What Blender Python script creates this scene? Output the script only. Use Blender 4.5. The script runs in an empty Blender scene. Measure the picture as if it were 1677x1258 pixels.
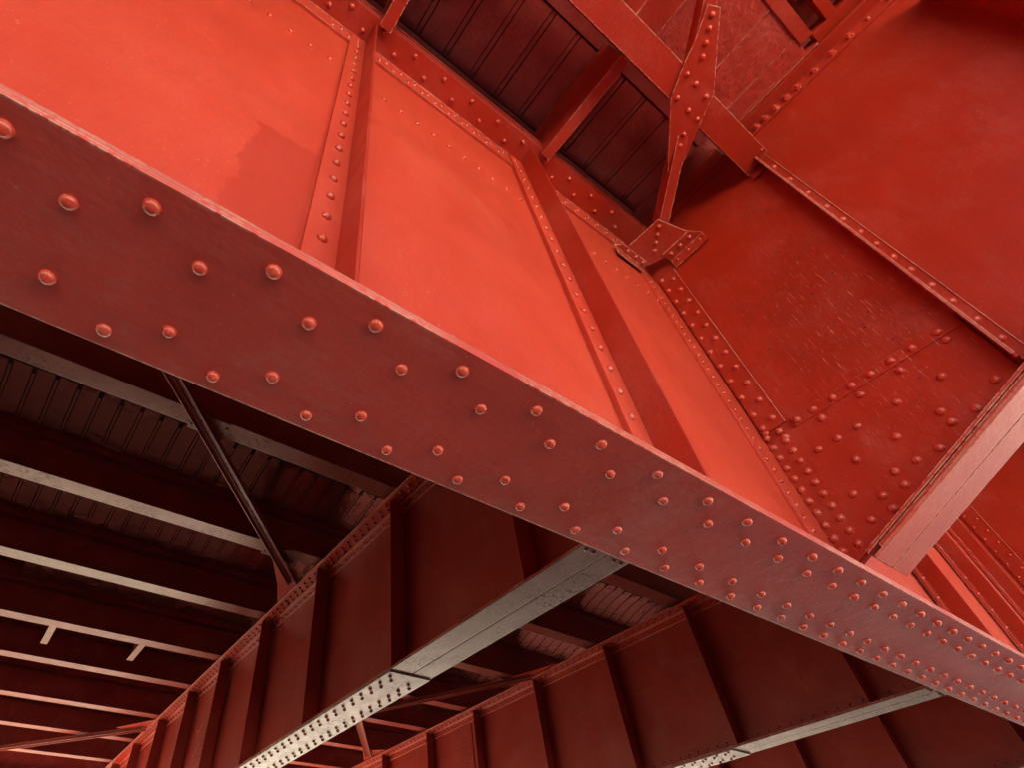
import bpy, math, random
from mathutils import Vector, Matrix
random.seed(7)
S = bpy.context.scene
COL = S.collection
V3 = Vector

# ------------------------------------------------------------------ camera
cam_d = bpy.data.cameras.new('camera'); cam = bpy.data.objects.new('camera', cam_d); COL.objects.link(cam)
RW = ((0.8193343213, -0.5719485861, -0.0395737889),
      (0.3950238615, 0.6132143083, -0.6840499696),
      (0.4155086653, 0.5448330267, 0.7283608682))
right, down, fwd = [Vector(r) for r in RW]
M = Matrix((right, -down, -fwd)).transposed().to_4x4()
cam.matrix_world = M
cam_d.sensor_width = 36; cam_d.lens = 36 * 912.49 / 1677
cam_d.shift_x = (838.5 - 685.63) / 1677; cam_d.shift_y = (656.82 - 629.0) / 1677
cam_d.clip_start = 0.02; cam_d.clip_end = 3000
S.camera = cam
S.render.resolution_x = 1024; S.render.resolution_y = 769

# ------------------------------------------------------------------ light
SUN_EL, SUN_AZ = 48.0, 22.0       # azimuth from +Y towards +X: the sun stands behind the bridge
w = bpy.data.worlds.new('World'); S.world = w; w.use_nodes = True
nt = w.node_tree; nt.nodes.clear()
sky = nt.nodes.new('ShaderNodeTexSky'); sky.sky_type = 'NISHITA'; sky.sun_disc = False
sky.sun_elevation = math.radians(SUN_EL); sky.sun_rotation = math.radians(SUN_AZ)
sky.air_density = 1.0; sky.dust_density = 2.5; sky.ozone_density = 1.0
bg = nt.nodes.new('ShaderNodeBackground'); bg.inputs['Strength'].default_value = 0.05
wo = nt.nodes.new('ShaderNodeOutputWorld')
nt.links.new(sky.outputs[0], bg.inputs[0]); nt.links.new(bg.outputs[0], wo.inputs[0])
sd = bpy.data.lights.new('sun', 'SUN'); sd.energy = 5.0; sd.angle = math.radians(0.5); sd.color = (1, .93, .84)
sun = bpy.data.objects.new('sun', sd); COL.objects.link(sun)
el, az = math.radians(SUN_EL), math.radians(SUN_AZ)
to_sun = Vector((math.sin(az) * math.cos(el), math.cos(az) * math.cos(el), math.sin(el)))
sun.rotation_euler = to_sun.to_track_quat('Z', 'Y').to_euler()
sun.location = (0, 0, 30)
vs = S.view_settings; vs.view_transform = 'Standard'; vs.look = 'None'; vs.gamma = 1; vs.use_curve_mapping = False
vs.exposure = 4.0

# ------------------------------------------------------------------ materials
class NT:
    def __init__(s, name):
        s.m = bpy.data.materials.new(name); s.m.use_nodes = True; s.t = s.m.node_tree; s.t.nodes.clear()
        s.b = s.n('ShaderNodeBsdfPrincipled'); o = s.n('ShaderNodeOutputMaterial'); s.l(s.b.outputs[0], o.inputs[0])
        g = s.n('ShaderNodeNewGeometry'); s.P = g.outputs['Position']; s.N = g.outputs['Normal']
    def n(s, t, **k):
        x = s.t.nodes.new(t)
        for a, v in k.items(): setattr(x, a, v)
        return x
    def l(s, a, b): s.t.links.new(a, b)
    def scaled(s, sc):
        x = s.n('ShaderNodeVectorMath', operation='MULTIPLY'); s.l(s.P, x.inputs[0]); x.inputs[1].default_value = sc; return x.outputs[0]
    def noise(s, scale, detail=4, sc=None, dist=0.0, rough=.55):
        x = s.n('ShaderNodeTexNoise'); x.inputs['Scale'].default_value = scale; x.inputs['Detail'].default_value = detail
        x.inputs['Distortion'].default_value = dist; x.inputs['Roughness'].default_value = rough
        s.l(s.scaled(sc) if sc else s.P, x.inputs['Vector']); return x.outputs[0]
    def ramp(s, f, a, b, va=0.0, vb=1.0):
        x = s.n('ShaderNodeMapRange'); x.clamp = True
        for i, v in ((1, a), (2, b), (3, va), (4, vb)): x.inputs[i].default_value = v
        s.l(f, x.inputs[0]); return x.outputs[0]
    def math(s, op, a, b):
        x = s.n('ShaderNodeMath', operation=op)
        for i, v in enumerate((a, b)):
            if isinstance(v, (int, float)): x.inputs[i].default_value = v
            else: s.l(v, x.inputs[i])
        return x.outputs[0]
    def mix(s, f, a, b):
        x = s.n('ShaderNodeMix', data_type='RGBA')
        if isinstance(f, (int, float)): x.inputs[0].default_value = f
        else: s.l(f, x.inputs[0])
        for i, v in ((6, a), (7, b)):
            if isinstance(v, tuple): x.inputs[i].default_value = (*v, 1)
            else: s.l(v, x.inputs[i])
        return x.outputs[2]

def paint(name, col=(.46, .034, .016), rough=.38, chalk=.12, bump=.35, stretch=(1, 1, 1), specks=.5,
          coat=0.0, metal=0.0, buckle=0.0, tint=(1, 1, 1), var=.12, chips=0.0, scratches=None, dents=0.0, dirt=0.0, rough_var=.065, spec=.5, chalkcol=(.55, .20, .16), patch=None, edge=.004):
    k = NT(name)
    big = k.noise(1.7, 5, dist=.4)
    mid = k.noise(9, 5, sc=stretch)
    c = k.mix(k.ramp(big, .3, .7), tuple(v * (1 - var) for v in col), tuple(min(1, v * (1 + var * .7)) for v in col))
    c = k.mix(k.math('MULTIPLY', k.ramp(mid, .55, .85), chalk), c, chalkcol)
    cloud = k.math('MULTIPLY', k.noise(2.3, 4, dist=.3), k.math('MULTIPLY', k.noise(38, 8, sc=stretch, rough=.8), 2.0))
    c = k.mix(k.math('MULTIPLY', k.ramp(cloud, .48, .78), chalk * 1.6), c, tuple(v * 1.1 for v in chalkcol))
    fs_ = k.noise(55, 5, sc=tuple(v if v == 1 else v * .3 for v in stretch), rough=.7)
    c = k.mix(k.math('MULTIPLY', k.ramp(fs_, .5, .78), .28), c, tuple(v * .6 for v in col))
    nk = k.noise(60, 2); c = k.mix(k.ramp(nk, .755, .77, 0, .7), c, (.06, .03, .025))
    if dirt:
        d = k.noise(26, 8, rough=.75); d2 = k.noise(1.6, 3)
        dm = k.math('MULTIPLY', k.math('MULTIPLY', k.ramp(d, .50, .58), k.ramp(d2, .42, .60)), dirt)
        c = k.mix(dm, c, (.05, .03, .025))
    if specks:
        sp = k.noise(95, 2)
        g = k.noise(4, 3)
        msk = k.math('MULTIPLY', k.ramp(sp, .69, .73), k.ramp(g, .35, .65))
        c = k.mix(k.math('MULTIPLY', msk, specks), c, (.75, .38, .30))
    if patch:   # a repainted patch with hard edges: (axis ranges)
        x0, x1, z0, z1 = patch
        s = k.n('ShaderNodeSeparateXYZ'); k.l(k.P, s.inputs[0])
        wob = k.noise(6, 4); zz = k.math('ADD', s.outputs[2], k.ramp(wob, .3, .7, -.03, .03))
        sl = k.math('ADD', zz, k.math('MULTIPLY', s.outputs[0], -.15))
        a = k.math('MULTIPLY', k.ramp(k.math('ADD', s.outputs[0], k.ramp(k.noise(14, 3), .3, .7, -.02, .02)), x0, x0 + .006), k.ramp(s.outputs[0], x1, x1 + .005, 1, 0))
        b = k.math('MULTIPLY', k.ramp(sl, z1, z1 + .01, 1, 0), k.ramp(zz, z0, z0 + .02))
        m_ = k.math('MULTIPLY', a, b)
        c = k.mix(k.math('MULTIPLY', m_, .85), c, (col[0] * .80, col[1] * .72, col[2] * .7))
    if scratches:
        sc, cen, size = scratches
        st = k.noise(30, 3, sc=sc, rough=.7)
        brk = k.noise(30, 3)
        sub = k.n('ShaderNodeVectorMath', operation='SUBTRACT'); k.l(k.P, sub.inputs[0]); sub.inputs[1].default_value = cen
        dv = k.n('ShaderNodeVectorMath', operation='DIVIDE'); k.l(sub.outputs[0], dv.inputs[0]); dv.inputs[1].default_value = size
        ln = k.n('ShaderNodeVectorMath', operation='LENGTH'); k.l(dv.outputs[0], ln.inputs[0])
        area = k.ramp(ln.outputs['Value'], .2, 1.0, 1, 0)
        th = k.ramp(area, 0, .8, .76, .60)
        m_ = k.ramp(k.math('SUBTRACT', st, th), 0, .05)
        m_ = k.math('MULTIPLY', m_, k.ramp(brk, .42, .58))
        c = k.mix(k.math('MULTIPLY', m_, .55), c, (.60, .28, .22))
        dk = k.noise(34, 2); c = k.mix(k.math('MULTIPLY', k.ramp(dk, .70, .73), area), c, (.06, .04, .035))
    rf = rough
    if chips:
        bv = k.n('ShaderNodeBevel', samples=4); bv.inputs['Radius'].default_value = .010
        dt = k.n('ShaderNodeVectorMath', operation='DOT_PRODUCT'); k.l(bv.outputs[0], dt.inputs[0]); k.l(k.N, dt.inputs[1])
        e = k.ramp(dt.outputs['Value'], .93, .995, 1, 0)
        nn = k.noise(46, 4, rough=.7); nb = k.noise(2.4, 3)
        m_ = k.math('MULTIPLY', k.math('MULTIPLY', e, k.ramp(nn, .44, .50)), k.ramp(nb, .36, .48))
        c = k.mix(k.math('MULTIPLY', m_, chips), c, (.70, .50, .36))
    k.l(c, k.b.inputs['Base Color'])
    rn = k.noise(7, 5, sc=stretch)
    k.l(k.ramp(rn, .3, .7, rough - rough_var, rough + rough_var), k.b.inputs['Roughness'])
    k.b.inputs['Specular IOR Level'].default_value = spec
    k.b.inputs['Metallic'].default_value = metal
    k.b.inputs['Specular Tint'].default_value = (*tint, 1)
    if dirt:
        k.l(k.math('MULTIPLY', k.ramp(dm, 0, .8, 1, .12), spec), k.b.inputs['Specular IOR Level'])
    if coat: k.b.inputs['Coat Weight'].default_value = coat; k.b.inputs['Coat Roughness'].default_value = .2; k.b.inputs['Coat IOR'].default_value = 1.8
    h1 = k.noise(70, 3, sc=stretch); h2 = k.noise(14, 3)
    h = k.math('ADD', k.math('MULTIPLY', h1, .0016 * bump), k.math('MULTIPLY', h2, .004 * bump))
    if buckle: h = k.math('ADD', h, k.math('MULTIPLY', k.noise(1.6, 1), buckle)); h = k.math('ADD', h, k.math('MULTIPLY', k.noise(150, 2, sc=(.12, .12, 1)), .00035))
    if dents: h = k.math('ADD', h, k.math('MULTIPLY', k.noise(5.5, 2, dist=.5), dents))
    bm = k.n('ShaderNodeBump'); bm.inputs['Strength'].default_value = 1; bm.inputs['Distance'].default_value = 1
    bv2 = k.n('ShaderNodeBevel', samples=4); bv2.inputs['Radius'].default_value = edge; k.l(bv2.outputs[0], bm.inputs['Normal'])
    k.l(h, bm.inputs['Height']); k.l(bm.outputs[0], k.b.inputs['Normal'])
    return k.m

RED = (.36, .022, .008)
M_WEB = paint('girder_web_paint', (.50, .050, .026), .36, .05, .35, buckle=.03, var=.05, stretch=(1, 1, .5), specks=.8, patch=(-.03, .19, 0.9, 2.06), chalkcol=(.75, .22, .13))
M_BRK = paint('bracket_web_paint', RED, .36, .08, .3, edge=.006, buckle=.02, var=.08, stretch=(1, 1, .35), specks=.4,
              scratches=((1, 5, .25), (3.04, .08, 2.40), (1, .75, 1.35)))
M_FL = paint('flange_underside_paint', (.54, .062, .044), .31, .22, .8, stretch=(.4, 1, 1), specks=.6, dirt=0, rough_var=.03, chips=.8, chalkcol=(.42, .2, .17))
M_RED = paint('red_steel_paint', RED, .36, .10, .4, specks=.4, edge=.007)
M_EDGE = paint('worn_red_paint', RED, .40, .12, .5, specks=.5, chips=.95)
M_PINK = paint('faded_and_lit_edge_red', (.48, .085, .06), .38, .15, .5, specks=.3, chips=.5, chalkcol=(.55, .26, .22))  # faded red; also paints the bright lit rims along angle edges
M_RIV = paint('rivet_paint', (.50, .05, .028), .20, .15, .5, specks=.4, chalkcol=(.5, .25, .2))
M_DARKRIV = paint('dull_rivet_paint', (.20, .02, .014), .4, .1, .4, specks=0)
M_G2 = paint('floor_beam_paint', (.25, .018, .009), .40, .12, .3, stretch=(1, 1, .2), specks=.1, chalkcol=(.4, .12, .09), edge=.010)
M_CHALK = paint('chalky_weathered_paint', (.19, .075, .058), .34, .4, .4, specks=.2, dirt=.85, rough_var=.05, chips=.4, spec=.45, chalkcol=(.28, .17, .14), edge=.010, tint=(1, .80, .72))
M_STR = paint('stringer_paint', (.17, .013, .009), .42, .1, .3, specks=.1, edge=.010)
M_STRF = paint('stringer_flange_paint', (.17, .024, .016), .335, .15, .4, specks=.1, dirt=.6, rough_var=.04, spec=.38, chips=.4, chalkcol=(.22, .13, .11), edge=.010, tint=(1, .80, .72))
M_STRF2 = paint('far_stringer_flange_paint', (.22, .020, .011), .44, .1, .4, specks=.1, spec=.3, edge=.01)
M_SOF = paint('dented_soffit_sheet', (.42, .11, .08), .20, .1, .3, stretch=(1, .6, 1), specks=0, dents=.012, spec=1.0, rough_var=.05, edge=.008, metal=.75)
M_SOFN = paint('soffit_sheet', (.24, .022, .020), .5, .15, .5, specks=.2)
M_WOOD = paint('painted_timber', (.40, .032, .018), .42, .12, 3.0, stretch=(2.5, .25, 1), specks=.3, chips=.6)
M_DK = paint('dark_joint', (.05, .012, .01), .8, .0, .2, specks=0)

def ground_mat():
    k = NT('pale_concrete'); n = k.noise(.12, 6); n2 = k.noise(2.0, 6)
    c = k.mix(k.ramp(n, .3, .7), (.60, .50, .39), (.68, .58, .46)); c = k.mix(k.math('MULTIPLY', k.ramp(n2, .45, .7), .3), c, (.45, .38, .30))
    k.l(c, k.b.inputs['Base Color']); k.b.inputs['Roughness'].default_value = .8
    return k.m
M_GND = ground_mat()
def conc_mat():
    k = NT('deck_concrete'); n = k.noise(3, 6); k.l(k.mix(n, (.22, .20, .19), (.34, .32, .30)), k.b.inputs['Base Color']); k.b.inputs['Roughness'].default_value = .85
    return k.m
M_CONC = conc_mat()

# ------------------------------------------------------------------ mesh helpers
class MB:
    def __init__(s): s.v = []; s.f = []
    def add(s, vs, fs):
        o = len(s.v); s.v += [tuple(v) for v in vs]; s.f += [tuple(i + o for i in f) for f in fs]; return s
    def box(s, x0, x1, y0, y1, z0, z1):
        if x0 > x1: x0, x1 = x1, x0
        if y0 > y1: y0, y1 = y1, y0
        if z0 > z1: z0, z1 = z1, z0
        return s.hexa([(x0, y0, z0), (x1, y0, z0), (x1, y1, z0), (x0, y1, z0)], [(x0, y0, z1), (x1, y0, z1), (x1, y1, z1), (x0, y1, z1)])
    def hexa(s, a, b):
        return s.add(list(a) + list(b), [(3, 2, 1, 0), (4, 5, 6, 7), (0, 1, 5, 4), (1, 2, 6, 5), (2, 3, 7, 6), (3, 0, 4, 7)])
    def prism(s, pts, d):
        """extrude polygon pts (3d, coplanar) by vector d"""
        n = len(pts); d = Vector(d); A = [Vector(p) for p in pts]; B = [p + d for p in A]
        nn = sum(((A[i] - A[0]).cross(A[(i + 1) % n] - A[0]) for i in range(1, n)), Vector())
        if nn.dot(d) > 0: A.reverse(); B.reverse()
        return s.add(A + B, [tuple(range(n)), tuple(range(2 * n - 1, n - 1, -1))] + [(i, n + i, n + (i + 1) % n, (i + 1) % n) for i in range(n)])
    def beam(s, p, q, wdir, w0, w1, h0, h1):
        """bar from p to q; cross-section w0..w1 along wdir, h0..h1 along z"""
        p, q, wd = Vector(p), Vector(q), Vector(wdir).normalized(); z = Vector((0, 0, 1))
        A = [p + wd * a + z * b for a, b in ((w0, h0), (w1, h0), (w1, h1), (w0, h1))]
        B = [q + wd * a + z * b for a, b in ((w0, h0), (w1, h0), (w1, h1), (w0, h1))]
        return s.hexa(A, B)
    def dome(s, c, ax, r, h, seg=6):
        c = Vector(c); ax = Vector(ax); t = ax.orthogonal().normalized(); b = ax.cross(t)
        o = [c + (t * math.cos(6.2832 * i / seg) + b * math.sin(6.2832 * i / seg)) * r for i in range(seg)]
        m = [c + ax * h * .7 + (p - c) * .7 for p in o]
        vs = o + m + [c + ax * h]
        return s.add(vs, [(i, (i + 1) % seg, seg + (i + 1) % seg, seg + i) for i in range(seg)] + [(seg + i, seg + (i + 1) % seg, 2 * seg) for i in range(seg)])

class Thing:
    def __init__(s, name, label, cat, loc, group=None):
        o = bpy.data.objects.new(name, None); COL.objects.link(o); o.location = loc; o.empty_display_size = .2
        o['label'] = label; o['category'] = cat
        if group: o['group'] = group
        s.o = o; s.loc = Vector(loc); s.nriv = 0; s.stuff = {}
    def part(s, name, mb, mat, parent=None, label=None, stuff=False, fix=True):
        me = bpy.data.meshes.new(name)
        me.from_pydata([tuple(Vector(v) - s.loc) for v in mb.v], [], mb.f); me.validate()
        if fix: recalc(me)
        me.materials.append(mat)
        o = bpy.data.objects.new(name, me); COL.objects.link(o); o.parent = parent or s.o
        if label: o['label'] = label
        if stuff: o['kind'] = 'stuff'
        return o
    def rivet(s, p, ax, r=.0165, mat=None, parent=None, name='rivet', mesh=None, spin=None):
        if s.nriv >= 285:
            s.small(p, ax, r, mat or M_RIV); return
        s.nriv += 1
        me = mesh or rivet_mesh(r, mat or M_RIV)
        o = bpy.data.objects.new(name, me); COL.objects.link(o); o.parent = parent or s.o
        q = Vector((0, 0, 1)).rotation_difference(Vector(ax))
        o.rotation_mode = 'QUATERNION'
        o.rotation_quaternion = q @ Matrix.Rotation(random.random() * 6 if spin is None else spin, 3, 'Z').to_quaternion()
        tl = Vector((random.uniform(-.07, .07), random.uniform(-.07, .07), 1)).normalized()
        o.rotation_quaternion = q @ Vector((0, 0, 1)).rotation_difference(tl) @ Matrix.Rotation(random.random() * 6 if spin is None else spin, 3, 'Z').to_quaternion()
        o.scale = (random.uniform(.94, 1.06), random.uniform(.94, 1.06), random.uniform(.88, 1.1))
        o.location = Vector(p) - s.loc
    def small(s, p, ax, r=.012, mat=None):
        key = (mat or M_RIV).name
        s.stuff.setdefault(key, (MB(), mat or M_RIV))[0].dome(p, Vector(ax), r, r * .75)
    def done(s, name='small_rivets'):
        for mb, mat in s.stuff.values():
            o = s.part(name, mb, mat, stuff=True, fix=False)
            for p in o.data.polygons: p.use_smooth = True

import bmesh
def recalc(me):
    b = bmesh.new(); b.from_mesh(me); bmesh.ops.recalc_face_normals(b, faces=b.faces); b.to_mesh(me); b.free()

_rm = {}
def rivet_mesh(r, mat, hk=.95):
    key = (round(r, 4), mat.name)
    if key in _rm: return _rm[key]
    seg, prof = 16, [(1.0, -.05), (1.0, .06), (.99, .14), (.93, .34), (.76, .62), (.48, .86), (.2, .97)]
    vs = []; fs = []
    for a, hh in prof:
        for i in range(seg):
            t = 6.28318 * i / seg
            vs.append((a * r * math.cos(t), a * r * math.sin(t), hh * r * hk))
    vs.append((0, 0, r * hk)); top = len(vs) - 1
    for j in range(len(prof) - 1):
        for i in range(seg): fs.append((j * seg + i, j * seg + (i + 1) % seg, (j + 1) * seg + (i + 1) % seg, (j + 1) * seg + i))
    for i in range(seg): fs.append(((len(prof) - 1) * seg + i, (len(prof) - 1) * seg + (i + 1) % seg, top))
    me = bpy.data.meshes.new('rivet'); me.from_pydata(vs, [], fs); me.materials.append(mat)
    for p in me.polygons: p.use_smooth = True
    _rm[key] = me; return me
def bolt_mesh():
    if 'b' in _rm: return _rm['b']
    m = MB()
    for rr, z0, z1, sg in ((.023, 0, .019, 6), (.012, .019, .032, 10), (.030, -.002, .004, 14)):
        ring = [(rr * math.cos(6.28318 * i / sg), rr * math.sin(6.28318 * i / sg), z0) for i in range(sg)]
        m.prism(ring, (0, 0, z1 - z0))
    me = bpy.data.meshes.new('bolt'); me.from_pydata(m.v, [], m.f); recalc(me); me.materials.append(M_RIV); _rm['b'] = me; return me

def single(name, mb, mat, kind=None):
    me = bpy.data.meshes.new(name); me.from_pydata(mb.v, [], mb.f); me.validate(); recalc(me); me.materials.append(mat)
    o = bpy.data.objects.new(name, me); COL.objects.link(o)
    if kind: o['kind'] = kind
    return o

DN, MY, MX, PX = (0, 0, -1), (0, -1, 0), (-1, 0, 0), (1, 0, 0)

# ------------------------------------------------------------------ setting
g = MB(); g.add([(-900, -900, -1.6), (900, -900, -1.6), (900, 900, -1.6), (-900, 900, -1.6)], [(0, 1, 2, 3)])
gme = bpy.data.meshes.new('ground'); gme.from_pydata(g.v, [], g.f); gme.materials.append(M_GND)
go = bpy.data.objects.new('ground', gme); COL.objects.link(go); go['kind'] = 'structure'
def flat(name, y0, y1, z, ca, cb, sc, x0=-900, x1=900):
    me = bpy.data.meshes.new(name); me.from_pydata([(x0, y0, z), (x1, y0, z), (x1, y1, z), (x0, y1, z)], [], [(0, 1, 2, 3)])
    ka = NT(name + '_surface'); ka.l(ka.mix(ka.noise(sc, 8), ca, cb), ka.b.inputs['Base Color']); ka.b.inputs['Roughness'].default_value = .85
    me.materials.append(ka.m); ro = bpy.data.objects.new(name, me); COL.objects.link(ro); ro['kind'] = 'structure'
flat('bounce_band_dark', -4.5, 12.6, -1.596, (.16, .13, .10), (.20, .165, .13), 2, -900, 5.6)  # unseen ground band, darkened to cut light bounced up under the bridge
flat('bounce_band_mid', 12.62, 17.79, -1.596, (.34, .27, .21), (.42, .34, .27), 2)  # unseen band added in a middle tone to dim reflections in the flanges
flat('bounce_limit_near', -900, -18.0, -1.596, (.045, .055, .025), (.09, .09, .045), .4)  # unseen dark ground added to narrow the strip of bounce light
flat('bounce_limit_far', 17.8, 900, -1.596, (.045, .055, .025), (.09, .09, .045), .4)  # unseen dark ground added to limit glare on the far stringers
def sky_block_slope(y0, sgn):  # unseen dark slope added to block sky light near the horizon
    n = 60; vs_ = []; fs_ = []
    for i in range(n + 1):
        x = -260 + 520 * i / n
        for j, (d, h) in enumerate(((0, -2), (12, 7), (26, 17), (45, 25), (90, 30))):
            vs_.append((x, y0 + sgn * (d + random.uniform(-2, 2)), h * (1 + .15 * math.sin(x * .05 + j)) if h > 0 else h))
    for i in range(n):
        for j in range(4): fs_.append((i * 5 + j, (i + 1) * 5 + j, (i + 1) * 5 + j + 1, i * 5 + j + 1))
    me = bpy.data.meshes.new('sky_block_slope'); me.from_pydata(vs_, [], fs_)
    ka = NT('sky_block_green'); ka.l(ka.mix(ka.noise(.3, 8), (.02, .03, .012), (.07, .08, .035)), ka.b.inputs['Base Color']); ka.b.inputs['Roughness'].default_value = .9
    me.materials.append(ka.m); o = bpy.data.objects.new('sky_block_slope', me); COL.objects.link(o); o['kind'] = 'structure'
sky_block_slope(-38, -1); sky_block_slope(60, 1)
DX0, DX1, DY0, DY1 = -70.0, 90.0, -2.85, 19.0
deck = single('deck_slab', MB().box(DX0, DX1, DY0, DY1, 4.72, 4.95), M_CONC, 'structure')

# ------------------------------------------------------------------ main girder
GX0, GX1 = -14.0, 34.0
T = Thing('main_girder', 'huge nearest plate girder with a two rivet row dark bottom flange running corner to corner', 'girder', (0, .77, 1.0))
T.part('web', MB().box(GX0, GX1, .765, .781, 1.05, 4.24), M_WEB)
bf = T.part('bottom_flange', MB().box(GX0, GX1, .558, .988, 1.0, 1.013), M_FL, label='dark maroon bottom flange plate with rivets')
T.part('flange_plate', MB().box(GX0, GX1, .560, .986, 1.0135, 1.0255), M_PINK)
T.part('flange_plate', MB().box(GX0, GX1, .566, .979, 1.0305, 1.0405), M_PINK)
T.part('flange_angle', MB().box(GX0, GX1, .572, .752, 1.0420, 1.055).box(GX0, GX1, .7515, .7645, 1.0415, 1.20), M_PINK)
T.part('flange_angle', MB().box(GX0, GX1, .794, .974, 1.0415, 1.054).box(GX0, GX1, .7815, .7945, 1.0415, 1.20), M_RED)
T.part('seam_packing', MB().box(GX0, GX1, .575, .97, 1.0256, 1.0304), M_DK)
# top flange and its angles
tf = T.part('top_flange', MB().box(GX0, GX1, .575, .97, 4.240, 4.254), M_RED)
T.part('top_flange_plate', MB().box(GX0, GX1, .566, .98, 4.256, 4.270).box(GX0, GX1, .555, .99, 4.290, 4.304).box(GX0, GX1, .58, .96, 4.270, 4.290), M_RED)
for xa, xb in ((GX0, .20), (.322, 1.535), (1.675, 2.82), (3.1, GX1)):
    T.part('top_angle', MB().box(xa, xb, .748, .7645, 4.015, 4.2395), M_WEB)
    T.part('lit_edge_strip', MB().box(xa, xb, .7435, .7479, 4.013, 4.020).box(xa, xb, .741, .7479, 4.229, 4.2390), M_PINK)  # pale strips paint the lit lower edge and fillet of the angle
def spaced(a, b, p):
    n = int(round((b - a) / p)); return [a + i * p for i in range(n + 1)]
# flange rivets, measured positions then tighter pitch further on
row1 = [-.594 + .239 * i for i in range(10)] + [1.768, 1.97, 2.165, 2.345, 2.52, 2.69, 2.855, 3.02, 3.18, 3.34, 3.50] 
xa = row1[-1]
while xa < 6.2: xa += .16; row1.append(xa)
row2 = [-.480 + .2395 * i for i in range(9)] + [1.662, 1.87, 2.07, 2.26, 2.44, 2.61, 2.775, 2.94, 3.10, 3.26, 3.42]
xa = row2[-1]
while xa < 6.2: xa += .16; row2.append(xa)
for x in row1:
    T.rivet((x, .613, 1.0), DN, .0170, parent=bf)
    T.rivet((x, .941, 1.0), DN, .0165, parent=bf)
for x in row2:
    T.rivet((x, .686, 1.0), DN, .0165, parent=bf)
    T.rivet((x, .869, 1.0), DN, .0165, parent=bf)
# top flange rivets (hang under the flange)
for i in range(-2, 11):
    T.rivet((.49 + .24 * i, .693, 4.24), DN, .0175, parent=tf)
    if i != 9: T.rivet((.61 + .24 * i, .621, 4.24), DN, .0175, parent=tf)
for i in range(-7, 43):
    x = .469 + .0558 * i
    if .19 < x < .33 or 1.52 < x < 1.68 or x > 2.8: continue
    T.small((x, .748, 4.165 if i % 2 == 0 else 4.10), MY, .0145)
for i in range(-7, 24):
    x = .461 + .1124 * i
    if .19 < x < .33 or 1.52 < x < 1.68 or x > 2.83: continue
    T.rivet((x, .765, 3.388), MY, .0155)
# stiffeners
def stiff(T, x0, x1, yo, zt=4.238, xr=None, first=1.481):
    p = T.part('stiffener', MB().box(x0, x1, .7375, .7475, 1.056, zt).box(x0 + .004, x1, .7476, .7648, 1.205, 4.0145), M_WEB)
    T.part('stiffener_leg', MB().box(x1 - .012, x1, yo, .7373, 1.056, zt), M_RED, parent=p)  # same paint as the web; the leg's shade is put into darker red
    xr = xr or x0 + .052
    for i in range(18):
        z = first + .1445 * i
        if z < 4.2: T.rivet((xr, .7375, z), MY, .0165, parent=p)
    for z in (4.03, 4.09, 4.16): T.small((xr, .7375, z), MY, .011)
    return p
stiff(T, .199, .313, .612)
stiff(T, 1.535, 1.668, .615, xr=1.580)
stiff(T, -1.19, -1.08, .62)
for xo in (4.31, 5.61, 6.84, 9.6, 10.9):
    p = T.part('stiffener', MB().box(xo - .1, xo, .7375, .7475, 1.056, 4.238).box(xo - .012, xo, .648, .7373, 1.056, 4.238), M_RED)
    for i in range(24): T.small((xo - .055, .7375, 1.2 + .125 * i), MY, .012)
# splice plate end line in first panel corner: connection angle to the near bracket
pa = T.part('connection_angle', MB().box(2.822, 3.029, .751, .7645, 1.056, 3.77).box(2.835, 3.029, .7475, .7508, 1.3, 3.7), M_WEB)
for i in range(34):
    z = 3.66 - .0745 * i
    if z > 1.15: T.rivet((2.868, .7475, z), MY, .0135, parent=pa)
T.done()

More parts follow.
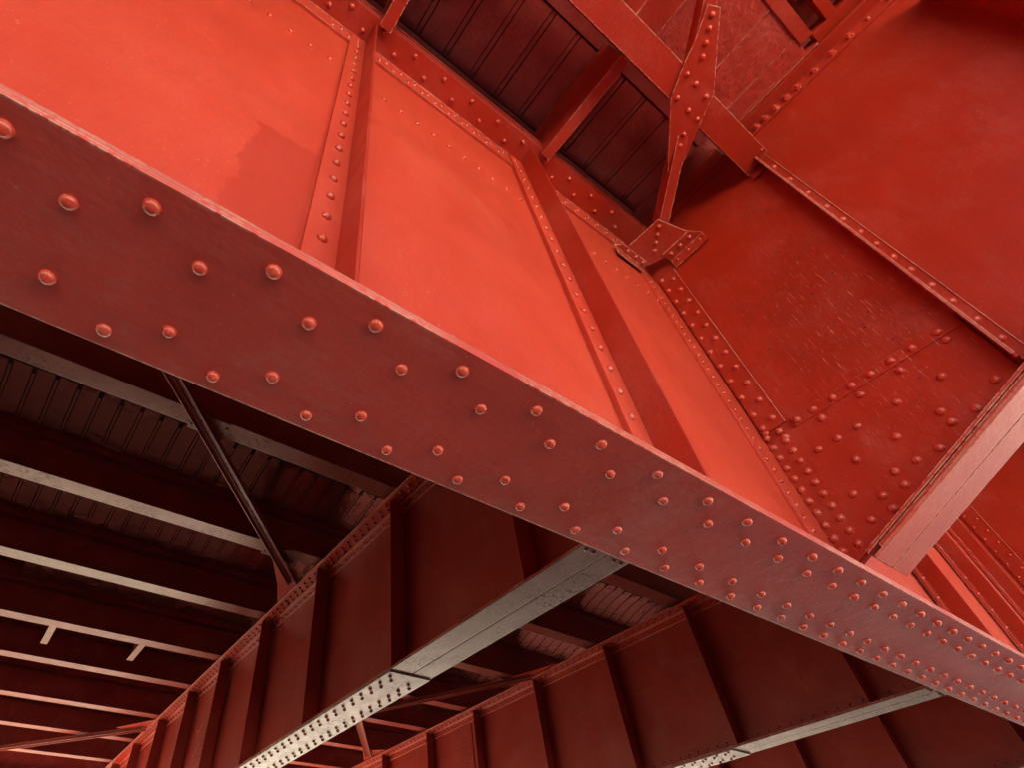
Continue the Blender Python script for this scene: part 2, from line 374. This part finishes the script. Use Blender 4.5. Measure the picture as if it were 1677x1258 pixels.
# ------------------------------------------------------------------ cantilever brackets
def bz(y, c): return c - .454 * y
def bracket(X, label, near, far=False):
    B = Thing('cantilever_bracket', label, 'bracket', (X, 0, 3.0), 'tapering brackets carrying the footway')
    ye = -2.75
    w_ = B.part('web', MB().prism([(X, .7647, bz(.765, 1.586)), (X, ye, bz(ye, 1.586)), (X, ye, 4.46), (X, .7647, 4.46)], (.014, 0, 0)), M_BRK)
    # inclined bottom flange: two angles with a gap between
    n_ = Vector((0, -.454, -1)).normalized()
    def slab(x0, x1, c0, c1, name, mat, ya=.60):
        return B.part(name, MB().hexa([(x0, ya, bz(ya, c0)), (x1, ya, bz(ya, c0)), (x1, ye, bz(ye, c0)), (x0, ye, bz(ye, c0))],
                                      [(x0, ya, bz(ya, c1)), (x1, ya, bz(ya, c1)), (x1, ye, bz(ye, c1)), (x0, ye, bz(ye, c1))]), mat)
    slab(X - .138, X - .001, 1.484, 1.500, 'flange_angle', M_PINK)
    slab(X + .007, X + .150, 1.484, 1.500, 'flange_angle', M_PINK)
    slab(X - .132, X - .004, 1.502, 1.522, 'flange_angle', M_EDGE, .56)
    slab(X - .13, X + .145, 1.530, 1.548, 'flange_plate', M_EDGE, .62)
    slab(X - .012, X - .0012, 1.549, 1.592, 'flange_angle', M_DK)
    # top angle with bolts
    ta = B.part('top_angle', MB().box(X - .014, X - .0008, ye, -.385, 4.338, 4.43).box(X - .105, X - .0008, ye, -.385, 4.4303, 4.446), M_RED)
    tb = B.part('top_angle', MB().box(X - .013, X - .0008, -.17, .75, 4.338, 4.41).box(X - .026, X - .013, -.17, .75, 4.41, 4.56), M_RED)
    for y in (-.44, -.508, -.595, -.68, -.763, -.891, -1.02, -1.142):
        if near: B.rivet((X - .014, y, 4.385), MX, mesh=bolt_mesh(), name='bolt', parent=ta)
    for y in (-1.27, -1.40, -1.53): B.rivet((X - .014, y, 4.385), MX, .015, parent=ta)
    for i in range(8):
        for z, o in ((4.372, 0), (4.477, .05), (4.275, .02)):
            y = -.10 + .095 * i + o
            if y < .7: B.small((X - (.026 if z > 4.41 else .013 if z > 4.33 else 0), y, z), MX, .011)
    # corner angle
    ca = B.part('corner_angle', MB().box(X - .0125, X - .0008, .595, .7365, 2.115, 3.80), M_BRK)
    B.part('lit_edge_strip', MB().box(X - .0165, X - .0127, .5945, .600, 2.115, 3.80), M_PINK)  # pale strip paints the light caught by the corner angle's edge
    if near:
        for i in range(12):
            B.rivet((X - .0125, .642, 3.705 - .1525 * i), MX, .0205, parent=ca)
            B.rivet((X - .0125, .718, 3.785 - .152 * i), MX, .0205, parent=ca)
        # splice plate over the lower corner
        yb = -.262
        sp = B.part('splice_plate', MB().prism([(X - .0135, .79 - .04, bz(.75, 1.60)), (X - .0135, yb, bz(yb, 1.60)), (X - .0135, yb, 2.112), (X - .0135, .578, 2.112), (X - .0135, .578, 2.045), (X - .0135, .75, 2.045)], (.0125, 0, 0)), M_BRK)
        B.part('splice_strip', MB().box(X - .0185, X - .0136, yb, .57, 2.045, 2.111), M_BRK)
        xs = X - .0135
        for y, z in [(-.17, 2.078), (-.054, 2.08), (.045, 2.08), (.146, 2.077), (.245, 2.08), (.345, 2.077), (.451, 2.08), (.543, 2.078)]: B.rivet((xs - .005, y, z), MX, .0205, parent=sp)
        for y, z in [(-.171, 2.02), (.047, 2.01), (.242, 2.01), (.445, 2.012),
                     (-.05, 1.87), (.15, 1.87), (.345, 1.867), (.548, 1.865), (-.172, 1.73), (-.049, 1.656), (.053, 1.723), (.051, 1.655), (.154, 1.576), (.252, 1.576), (.347, 1.575), (.353, 1.502),
                     (.448, 1.502), (.45, 1.43), (.549, 1.426), (.545, 1.572), (.441, 1.717), (.25, 1.722), (.345, 1.722) if False else (.447, 1.865)]:
            B.rivet((xs, y, z), MX, .0205, parent=sp)
        for i in range(11):
            B.rivet((xs, .652, 2.08 - .0725 * i), MX, .0205, parent=sp)
            B.rivet((xs, .727, 2.082 + .0 - .0728 * i), MX, .0205, parent=sp)
        B.rivet((X - .0125, .718, 2.155), MX, .0205, parent=ca)
    else:
        for i in range(16):
            B.small((X - .0125, .642, 3.705 - .1525 * i), MX, .016); B.small((X - .0125, .718, 3.785 - .152 * i), MX, .016)
    # vertical stiffener angles
    for k, (yo, dep) in enumerate(((-.272, .105), (-1.45, .24), (-2.6, .2))):
        zb = bz(yo, 1.62); y2 = yo - .064
        st = B.part('stiffener', MB().prism([(X - .013, yo, zb), (X - .013, y2, bz(y2, 1.62)), (X - .013, y2, 4.14), (X - .013, yo, 4.14)], (.0125, 0, 0))
                    .prism([(X - .0131, yo, zb - .02), (X - dep, yo, zb - .02), (X - dep, yo, 4.13), (X - .0131, yo, 4.13)], (0, -.012, 0)), M_RED)
        B.part('lit_edge_strip', MB().box(X - .017, X - .0132, y2, y2 + .0045, bz(y2, 1.63), 4.139).box(X - dep - .002, X - dep + .003, yo - .0125, yo + .001, zb, 4.128), M_PINK, parent=st)  # pale strips: painted lit rim on the outer edge, paint build-up on the flat leg
        if k == 0:
            z = 4.097
            for z in [4.10, 3.885, 3.667, 3.45, 3.24, 3.065, 2.90, 2.755, 2.61, 2.475, 2.325, 2.18, 2.03, 1.885]:
                B.rivet((X - .013, -.300, z), MX, .0205, parent=st)
    B.done()
    return B
bracket(3.04, 'nearest tapering bracket, scratched web with riveted splice plate, right of the big girder', True)
bracket(8.27, 'second tapering bracket glimpsed behind the pink flange at the right edge', False)
for X, lab in ((13.5, 'third tapering bracket along the big girder, beyond the one at the right edge'), (-2.19, 'tapering bracket behind and left of the camera')):
    bracket(X, lab, False)

# ------------------------------------------------------------------ cross girders (floor beams)
def cross_girder(X, label, near):
    T = Thing('cross_girder', label, 'girder', (X, 3, 2.0), 'cross girders under the roadway')
    Y0, Y1 = (1.0, 18.9)
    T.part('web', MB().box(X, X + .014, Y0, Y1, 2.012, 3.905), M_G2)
    n0, n1 = X - .218, X + .232
    mid = X + .012
    ys = 4.42   # where the riveted cover plate starts
    ya = 1.95
    T.part('bottom_flange', MB().box(n0, mid - .006, ya, Y1, 2.0, 2.014), M_CHALK)
    T.part('bottom_flange', MB().box(mid + .006, n1, ya, Y1, 2.0, 2.014), M_CHALK)
    T.part('flange_angle', MB().box(n0 + .006, n1 - .006, ya + .01, Y1, 2.0145, 2.028), M_EDGE)
    cp = T.part('cover_plate', MB().prism([(n0 + .002, ys - .06, 1.9995), (n1 - .002, ys - .06, 1.9995), (n1 - .002, Y1, 1.9995), (n0 + .002, Y1, 1.9995)], (0, 0, -.012)), M_CHALK, label='riveted pale cover plate')
    def cr(x, y):
        if near and y < 9.5: T.rivet((x, y, 1.9875), DN, .019, M_DARKRIV, parent=cp)
        else: T.small((x, y, 1.9875), DN, .019, M_DARKRIV)
    for i in range(50):
        y = ys + .03 + .172 * i
        for x, o in ((n0 + .062, 0), (n0 + .128, .085), (n1 - .128, .085), (n1 - .062, .17)): cr(x, y + o)
    for x in (n0 + .05, n0 + .12, n1 - .12, n1 - .05): T.small((x, ya + .06, 2.0), DN, .02, M_DARKRIV)
    # top flange, angle, rivets
    T.part('top_flange', MB().box(n0 + .004, n1 - .004, Y0, Y1, 3.905, 3.919), M_RED)
    T.part('top_flange_plate', MB().box(n0 - .006, n1 + .006, Y0, Y1, 3.921, 3.936), M_EDGE)
    T.part('top_angle', MB().box(X - .016, X - .0008, Y0, Y1, 3.785, 3.9045).box(X - .030, X - .0162, Y0, Y1, 3.885, 3.9045), M_RED)
    T.part('lit_edge_strip', MB().box(X - .030, X - .0163, Y0, Y1, 3.781, 3.789).box(X - .048, X - .0305, Y0, Y1, 3.890, 3.9042), M_PINK)  # pale strips paint in the bright lit lines of the top angle
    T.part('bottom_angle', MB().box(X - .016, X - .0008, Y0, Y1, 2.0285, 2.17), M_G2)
    y = 1.5
    while y < 14.5:
        for dx, o in ((-.165, 0), (-.095, .07)):
            yy = y + o
            if near and 4.1 < yy < 8.2: T.rivet((X + dx, yy, 3.905), DN, .023, M_DARKRIV)
            else: T.small((X + dx, yy, 3.905), DN, .023, M_DARKRIV)
        for z, o in ((3.858, 0), (3.82, .07)): T.small((X - .016, y + o, z), MX, .019, M_DARKRIV)
        for z, o in ((2.12, 0),): T.small((X - .016, y + o, z), MX, .019, M_DARKRIV)
        y += .15 if y < 6 else .145
    st = (2.58, 4.372, 6.14, 7.87, 9.5, 11.05, 12.75, 14.45, 16.1) if near else (.9, 1.62, 2.58, 4.26, 5.88, 7.6, 9.38, 11.0, 12.8, 14.5)
    for y in st:
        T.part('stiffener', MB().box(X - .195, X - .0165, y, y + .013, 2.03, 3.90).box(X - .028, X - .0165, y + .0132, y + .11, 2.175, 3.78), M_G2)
    # riveted splice strip on the web
    ysp = 10.35 if near else 10.0
    sp = T.part('splice_plate', MB().box(X - .012, X - .0008, ysp - .3, ysp + .3, 2.2, 3.77), M_G2)
    for i in range(19):
        for j in range(5): T.small((X - .012, ysp - .2 + .1 * j + (.03 if i % 2 else 0), 2.3 + .077 * i), MX, .014)
    T.done()
    return T
cross_girder(3.04, 'deep cross girder with a pale riveted bottom flange, lower middle of the picture', True)
cross_girder(8.27, 'farther cross girder whose stiffened web fills the lower right behind the big flange', False)
cross_girder(13.5, 'third cross girder, seen under the pale flange at the bottom right', False)
cross_girder(18.73, 'fourth cross girder, farthest one at the bottom right', False)
cross_girder(-2.19, 'cross girder left of the camera, outside the picture', False)

# ------------------------------------------------------------------ floor stringers
SY = [4.375, 6.14, 7.905, 9.66, 11.11, 12.90, 14.59, 16.3, 18.1]
SL = ['floor stringer closest to the big girder, its pale bottom flange crossed by the diagonal brace',
      'second floor stringer from the big girder, the brace gusset bolted near its right end',
      'third floor stringer, the one with the whitest glare on its bottom flange',
      'fourth floor stringer, with two short knee brackets hanging under it',
      'fifth floor stringer from the top of the left bay, below the knee brackets',
      'sixth floor stringer, thin orange line under the knee brackets in the left bay',
      'seventh floor stringer, met by the low diagonal brace at far left',
      'eighth floor stringer, low at the bottom left corner', 'ninth and last floor stringer along the far deck edge']
for i, (y, lab) in enumerate(zip(SY, SL)):
    T = Thing('floor_stringer', lab, 'beam', (0, y, 4.0), 'stringers under the roadway')
    hw = .112
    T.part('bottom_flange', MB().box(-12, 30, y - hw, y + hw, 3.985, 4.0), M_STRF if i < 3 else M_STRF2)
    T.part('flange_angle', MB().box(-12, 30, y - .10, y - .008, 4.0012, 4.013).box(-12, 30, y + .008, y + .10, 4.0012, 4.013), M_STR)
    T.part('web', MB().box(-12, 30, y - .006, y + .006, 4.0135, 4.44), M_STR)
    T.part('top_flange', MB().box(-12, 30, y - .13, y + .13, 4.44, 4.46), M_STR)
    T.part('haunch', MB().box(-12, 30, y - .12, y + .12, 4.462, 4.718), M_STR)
    if i < 4:
        for x in (2.62, 2.68, 7.9, 8.0):
            for z in (4.08, 4.18, 4.28): T.small((x, y - .006, z), MY, .015, M_DARKRIV)
    T.done()

# ------------------------------------------------------------------ deck soffit panels (pieces of the deck)
pm = {}
def soffit(x0, x1, y0, y1, z, mat, pitch, vault=True):
    x = x0; n = 0
    L_ = y1 - y0
    for key, wdt, dz in (('p', pitch - .046, 0), ('b', .032, .006)):
        m = MB(); N_ = 10
        arch = .18 if vault else 0
        P_ = [(L_ * i / N_, arch * math.sin(math.pi * i / N_)) for i in range(N_ + 1)]
        for (y_, z_) in P_: m.v += [(0, y_, z_), (wdt, y_, z_), (wdt, y_, z_ + .02), (0, y_, z_ + .02)]
        for q in range(N_):
            a_ = 4 * q; b_ = a_ + 4
            for u_, v_ in ((0, 1), (1, 2), (2, 3), (3, 0)): m.f.append((a_ + u_, a_ + v_, b_ + v_, b_ + u_))
        m.f += [(3, 2, 1, 0), (4 * N_, 4 * N_ + 1, 4 * N_ + 2, 4 * N_ + 3)]
        me = bpy.data.meshes.new('soffit_panel' if key == 'p' else 'joint_strip'); me.from_pydata(m.v, [], m.f); recalc(me); me.materials.append(mat)
        for q_, p_ in enumerate(me.polygons):
            if abs(p_.normal.x) < .5: p_.use_smooth = True
        me.set_sharp_from_angle(angle=.6)
        pm[key] = (me, wdt, dz)
    while x < x1:
        for key, off in (('p', 0), ('b', pitch - .046 + .007)):
            me, wdt, dz = pm[key]
            o = bpy.data.objects.new(me.name.split('.')[0], me); COL.objects.link(o); o.parent = deck
            o.location = (x + off, y0, z + dz + random.uniform(0, .003)); o.rotation_euler = (0, random.uniform(-.006, .006), 0)
        x += pitch
back = MB()
soffit(-1.66, 10.2, 4.57, 5.99, 4.52, M_SOF, .2235)
soffit(-1.66, 10.2, 6.36, 7.72, 4.52, M_SOF, .2235)
soffit(-.4, 9.6, 8.12, 9.50, 4.52, M_SOF, .2235)
soffit(-1.05, 2.9, -.095, .552, 4.60, M_SOFN, .238, False)
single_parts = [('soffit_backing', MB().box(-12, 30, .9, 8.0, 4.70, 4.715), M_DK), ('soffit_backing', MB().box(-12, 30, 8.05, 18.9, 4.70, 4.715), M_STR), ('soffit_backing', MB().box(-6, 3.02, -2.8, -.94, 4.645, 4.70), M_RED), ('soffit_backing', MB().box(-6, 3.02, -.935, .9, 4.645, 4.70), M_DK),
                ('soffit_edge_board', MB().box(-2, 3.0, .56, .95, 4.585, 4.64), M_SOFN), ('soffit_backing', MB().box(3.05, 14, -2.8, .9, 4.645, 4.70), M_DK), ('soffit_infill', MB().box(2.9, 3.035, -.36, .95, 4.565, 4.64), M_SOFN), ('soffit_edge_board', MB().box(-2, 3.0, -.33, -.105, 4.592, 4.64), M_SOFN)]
for nme, mb, mt in single_parts:
    o = single(nme, mb, mt); o.parent = deck

# ------------------------------------------------------------------ edge beam parallel to the girder, struts, lateral brace
T = Thing('edge_beam', 'flat bottomed red beam with chipped cream edges crossing the top toward the bracket', 'beam', (2, -.26, 4.0))
T.part('bottom_flange', MB().prism([(-2, -.352, 4.0), (2.965, -.352, 4.0), (3.026, -.17, 4.0), (-2, -.17, 4.0)], (0, 0, .016)), M_EDGE)
T.part('web', MB().box(-2, 3.02, -.268, -.256, 4.0165, 4.42), M_RED)
T.part('top_flange', MB().box(-2, 3.02, -.34, -.18, 4.42, 4.436), M_RED)
T.part('end_plate', MB().box(3.0205, 3.0265, -.262, -.175, 3.93, 3.998), M_RED)
T.small((2.93, -.33, 4.0), DN, .011); T.done()
def strut(x0, x1, lab, y0=-.168, y1=.60, z=4.2):
    T = Thing('cross_strut', lab, 'strut', ((x0 + x1) / 2, y0, z), 'struts between girder and edge beam')
    T.part('bottom_flange', MB().prism([(x0, y0, z), (x1, y0, z), (x1, y1, z), (x0, y1, z)], (0, 0, .012)), M_EDGE)
    T.part('web', MB().box(x0 - .0, x0 + .012, y0, y1, z + .0125, 4.585), M_RED)
strut(.322, .403, 'cross strut at the first stiffener, left one of the pair at the top')
strut(1.727, 1.808, 'cross strut between the second stiffener and the edge beam, dark decking either side')
strut(1.628, 1.830, 'broad strut beyond the edge beam at the top, next to the rough timber planks', y0=-1.6, y1=-.354)

# node gussets + lateral brace
T = Thing('lateral_brace', 'diagonal brace with two riveted gusset plates joining girder corner and edge beam', 'brace', (2.5, 0, 3.9))
zg = 3.885
lg = T.part('gusset_plate', MB().prism([(2.64, .695, zg), (2.655, .41, zg), (2.895, .352, zg), (3.012, .30, zg), (3.012, .56, zg), (2.955, .59, zg), (2.885, .742, zg), (2.66, .742, zg)], (0, 0, .012)), M_EDGE, label='lower gusset plate in the corner')
for p in ((1078+5, 370), (1080, 382), (1077, 397), (1070, 412)):
    pass
for x, y in ((2.735, .448), (2.78, .497), (2.825, .548), (2.872, .60)):
    T.rivet((x - .03, y - .005, zg), DN, .0185, parent=lg)
wa = T.part('gusset_angle', MB().prism([(2.53, .7335, zg - .014), (2.585, .688, zg - .014), (2.86, .688, zg - .014), (2.86, .7335, zg - .014)], (0, 0, .013)).box(2.545, 2.86, .734, .7455, 3.765, zg - .001), M_EDGE)
for x in (2.66, 2.75, 2.835): T.rivet((x, .71, zg - .014), DN, .017, parent=wa)
for x in (2.585, 2.68, 2.775): T.rivet((x, .734, 3.82), MY, .011, parent=wa)
ba = T.part('gusset_angle', MB().prism([(2.915, .34, zg - .014), (3.013, .285, zg - .014), (3.013, .575, zg - .014), (2.915, .575, zg - .014)], (0, 0, .013)).box(3.0135, 3.0265, .285, .575, 3.775, zg - .001), M_EDGE)
for y in (.365, .45, .535): T.rivet((2.96, y, zg - .014), DN, .017, parent=ba)
for y in (.33, .43, .53): T.rivet((3.0135, y, 3.83), MX, .013, parent=ba)
zu = 3.984
ug = T.part('gusset_plate', MB().prism([(x, y, zu) for x, y in ((1.863, -.632), (1.941, -.667), (2.063, -.566), (2.319, -.357), (2.414, -.17), (2.562, .109), (2.484, .146), (2.251, -.05), (2.103, -.174), (2.005, -.355), (1.966, -.457))], (0, 0, .0125)), M_EDGE, label='long pointed gusset plate under the edge beam')
for x, y in ((1.93, -.615), (1.976, -.561), (2.027, -.503), (2.074, -.443), (2.074, -.327), (2.169, -.324), (2.138, -.202), (2.291, -.316), (2.262, -.197), (2.36, -.195), (2.366, -.081), (2.406, -.02), (2.458, .035), (2.504, .101)):
    T.rivet((x, y, zu), DN, .0185, parent=ug)
d = Vector((2.78 - 2.43, .53 - .0, 0)).normalized(); wv = Vector((d.y, -d.x, 0))
T.part('brace_member', MB().beam((2.30, -.165, 3.9975), (2.80, .50, 3.898), wv, -.034, .040, 0, .012).beam((2.30, -.165, 3.9975), (2.80, .50, 3.898), wv, -.034, -.022, .0125, .12), M_EDGE)
T.part('brace_member', MB().beam((1.15, -1.52, 3.9975), (2.12, -.355, 3.9975), Vector((.77, -.64, 0)), -.045, .04, 0, .012).beam((1.15, -1.52, 3.9975), (2.12, -.355, 3.9975), Vector((.77, -.64, 0)), -.045, -.033, .0125, .10), M_EDGE)
T.done()

# ------------------------------------------------------------------ footway timber soffit
T = Thing('footway_boarding', 'rough red painted timber boards between the edge beam and the bolted bracket top', 'boarding', (2.4, -.6, 4.5))
zb = 4.47
y = -.37; 
for y0, y1, x0, x1, z in ((-.945, -.362, 1.845, 2.485, 4.50), (-.945, -.362, 2.489, 2.79, 4.503), (-.945, -.362, 2.794, 2.93, 4.499)):
    T.part('board', MB().box(x0, x1, y0, y1, z, z + .05), M_WOOD)
T.part('end_board', MB().box(2.932, 3.036, -1.02, -.36, 4.464, 4.56), M_WOOD)
for yy, ww in ((-1.03, .085), (-1.20, .07), (-1.36, .06), (-1.52, .06), (-1.68, .06)):
    pass; T.part('joist', MB().box(1.84, 2.86, yy, yy + ww, 4.49, 4.60), M_RED)
T.part('end_board', MB().box(2.955, 3.038, -2.7, -1.023, 4.468, 4.56), M_RED)
T.part('bearer', MB().box(2.865, 2.95, -2.7, -1.025, 4.49, 4.58), M_RED)
for i, (y0, y1) in enumerate(((-.62, -.362), (-.93, -.624), (-1.3, -.934))):
    T.part('board', MB().box(.6, 1.62, y0, y1, 4.5, 4.55), M_WOOD)

# ------------------------------------------------------------------ diagonal braces of the roadway
def diag(lab, p, q, w_, plates=(), ends=(), z=3.965):
    T = Thing('diagonal_brace', lab, 'brace', p, 'diagonal braces under the stringers')
    p, q = Vector(p), Vector(q); d = (q - p).normalized(); wv = Vector((d.y, -d.x, 0))
    h = w_ / 2
    T.part('channel_web', MB().beam(p, q, wv, -h, h, .0, .010), M_G2)
    T.part('channel_leg', MB().beam(p, q, wv, h - .028, h, -.014, -.0005).beam(p, q, wv, h - .010, h, -.06, -.0142), M_STRF)
    T.part('channel_leg', MB().beam(p, q, wv, -h, -h + .050, -.014, -.0005).beam(p, q, wv, -h, -h + .010, -.05, -.0142), M_G2)
    n = int((q - p).length / .17)
    for i in range(n):
        T.small(p + d * (.1 + .17 * i) + wv * (-.005) + V3((0, 0, -.0)), DN, .011, M_RIV)
    for (x, y, a, b) in plates:
        g_ = T.part('gusset_plate', MB().prism([(x - a, y - b, p.z + .0105), (x + a, y - b, p.z + .0105), (x + a * 1.02, y + b, p.z + .0105), (x - a * .98, y + b, p.z + .0105)], (0, 0, .007)), M_STRF)
        for sx in (-1, 1):
            for sy in (-.45, .5): T.rivet((x + sx * a * .85, y + sy * b, p.z + .0105), DN, .016, M_DARKRIV, parent=g_)
    for pts in ends:
        T.part('end_gusset', MB().prism([(x, y, p.z + .0108) for x, y in pts], (0, 0, .008)), M_RED)
    for i in range(5):
        T.small(q - d * (.05 + .07 * i) + wv * (h * .6), DN, .012, M_DARKRIV); T.small(q - d * (.05 + .07 * i) - wv * (h * .7), DN, .012, M_DARKRIV)
    T.done('brace_rivets')
diag('brown channel brace slanting down across the first two stringers', (-.15, 3.5, 3.945), (2.76, 6.70, 3.945), .135,
     plates=((.70, 4.375, .19, .125), (2.27, 6.14, .19, .12)), ends=([(2.28, 6.32), (2.82, 6.45), (2.83, 7.35), (2.62, 6.9)],))
diag('low channel brace rising to the cross girder at the bottom left', (.1, 16.6, 3.945), (2.78, 13.5, 3.945), .15,
     ends=([(2.3, 13.8), (2.83, 13.0), (2.83, 13.9)],))
diag('red angle brace beyond the pale flange, running up to the farther cross girder', (6.3, 10.5, 3.945), (8.0, 7.55, 3.945), .15,
     ends=([(7.75, 7.8), (8.05, 6.9), (8.05, 7.9)],))
diag('short steep brace seen just below the riveted cover plate at the bottom', (6.2, 10.8, 3.945), (7.95, 13.2, 3.945), .15,
     ends=([(7.6, 12.9), (8.05, 12.6), (8.05, 13.6)],))

for x, lab in ((.318, 'left knee bracket hanging beside the fourth stringer'), (1.63, 'right knee bracket hanging beside the fourth stringer')):
    T = Thing('knee_bracket', lab, 'bracket', (x, 9.78, 4.0), 'knee brackets on the fourth stringer')
    T.part('bottom_leg', MB().hexa([(x - .05, 9.775, 4.0), (x + .05, 9.775, 4.0), (x + .05, 10.55, 4.02), (x - .05, 10.55, 4.02)], [(x - .05, 9.775, 4.012), (x + .05, 9.775, 4.012), (x + .05, 10.55, 4.032), (x - .05, 10.55, 4.032)]), M_STRF2)
    T.part('plate', MB().prism([(x - .006, 9.775, 4.0125), (x - .006, 10.55, 4.0325), (x - .006, 10.55, 4.5), (x - .006, 9.775, 4.43)], (.012, 0, 0)), M_STR)
print('objects', len(bpy.data.objects))
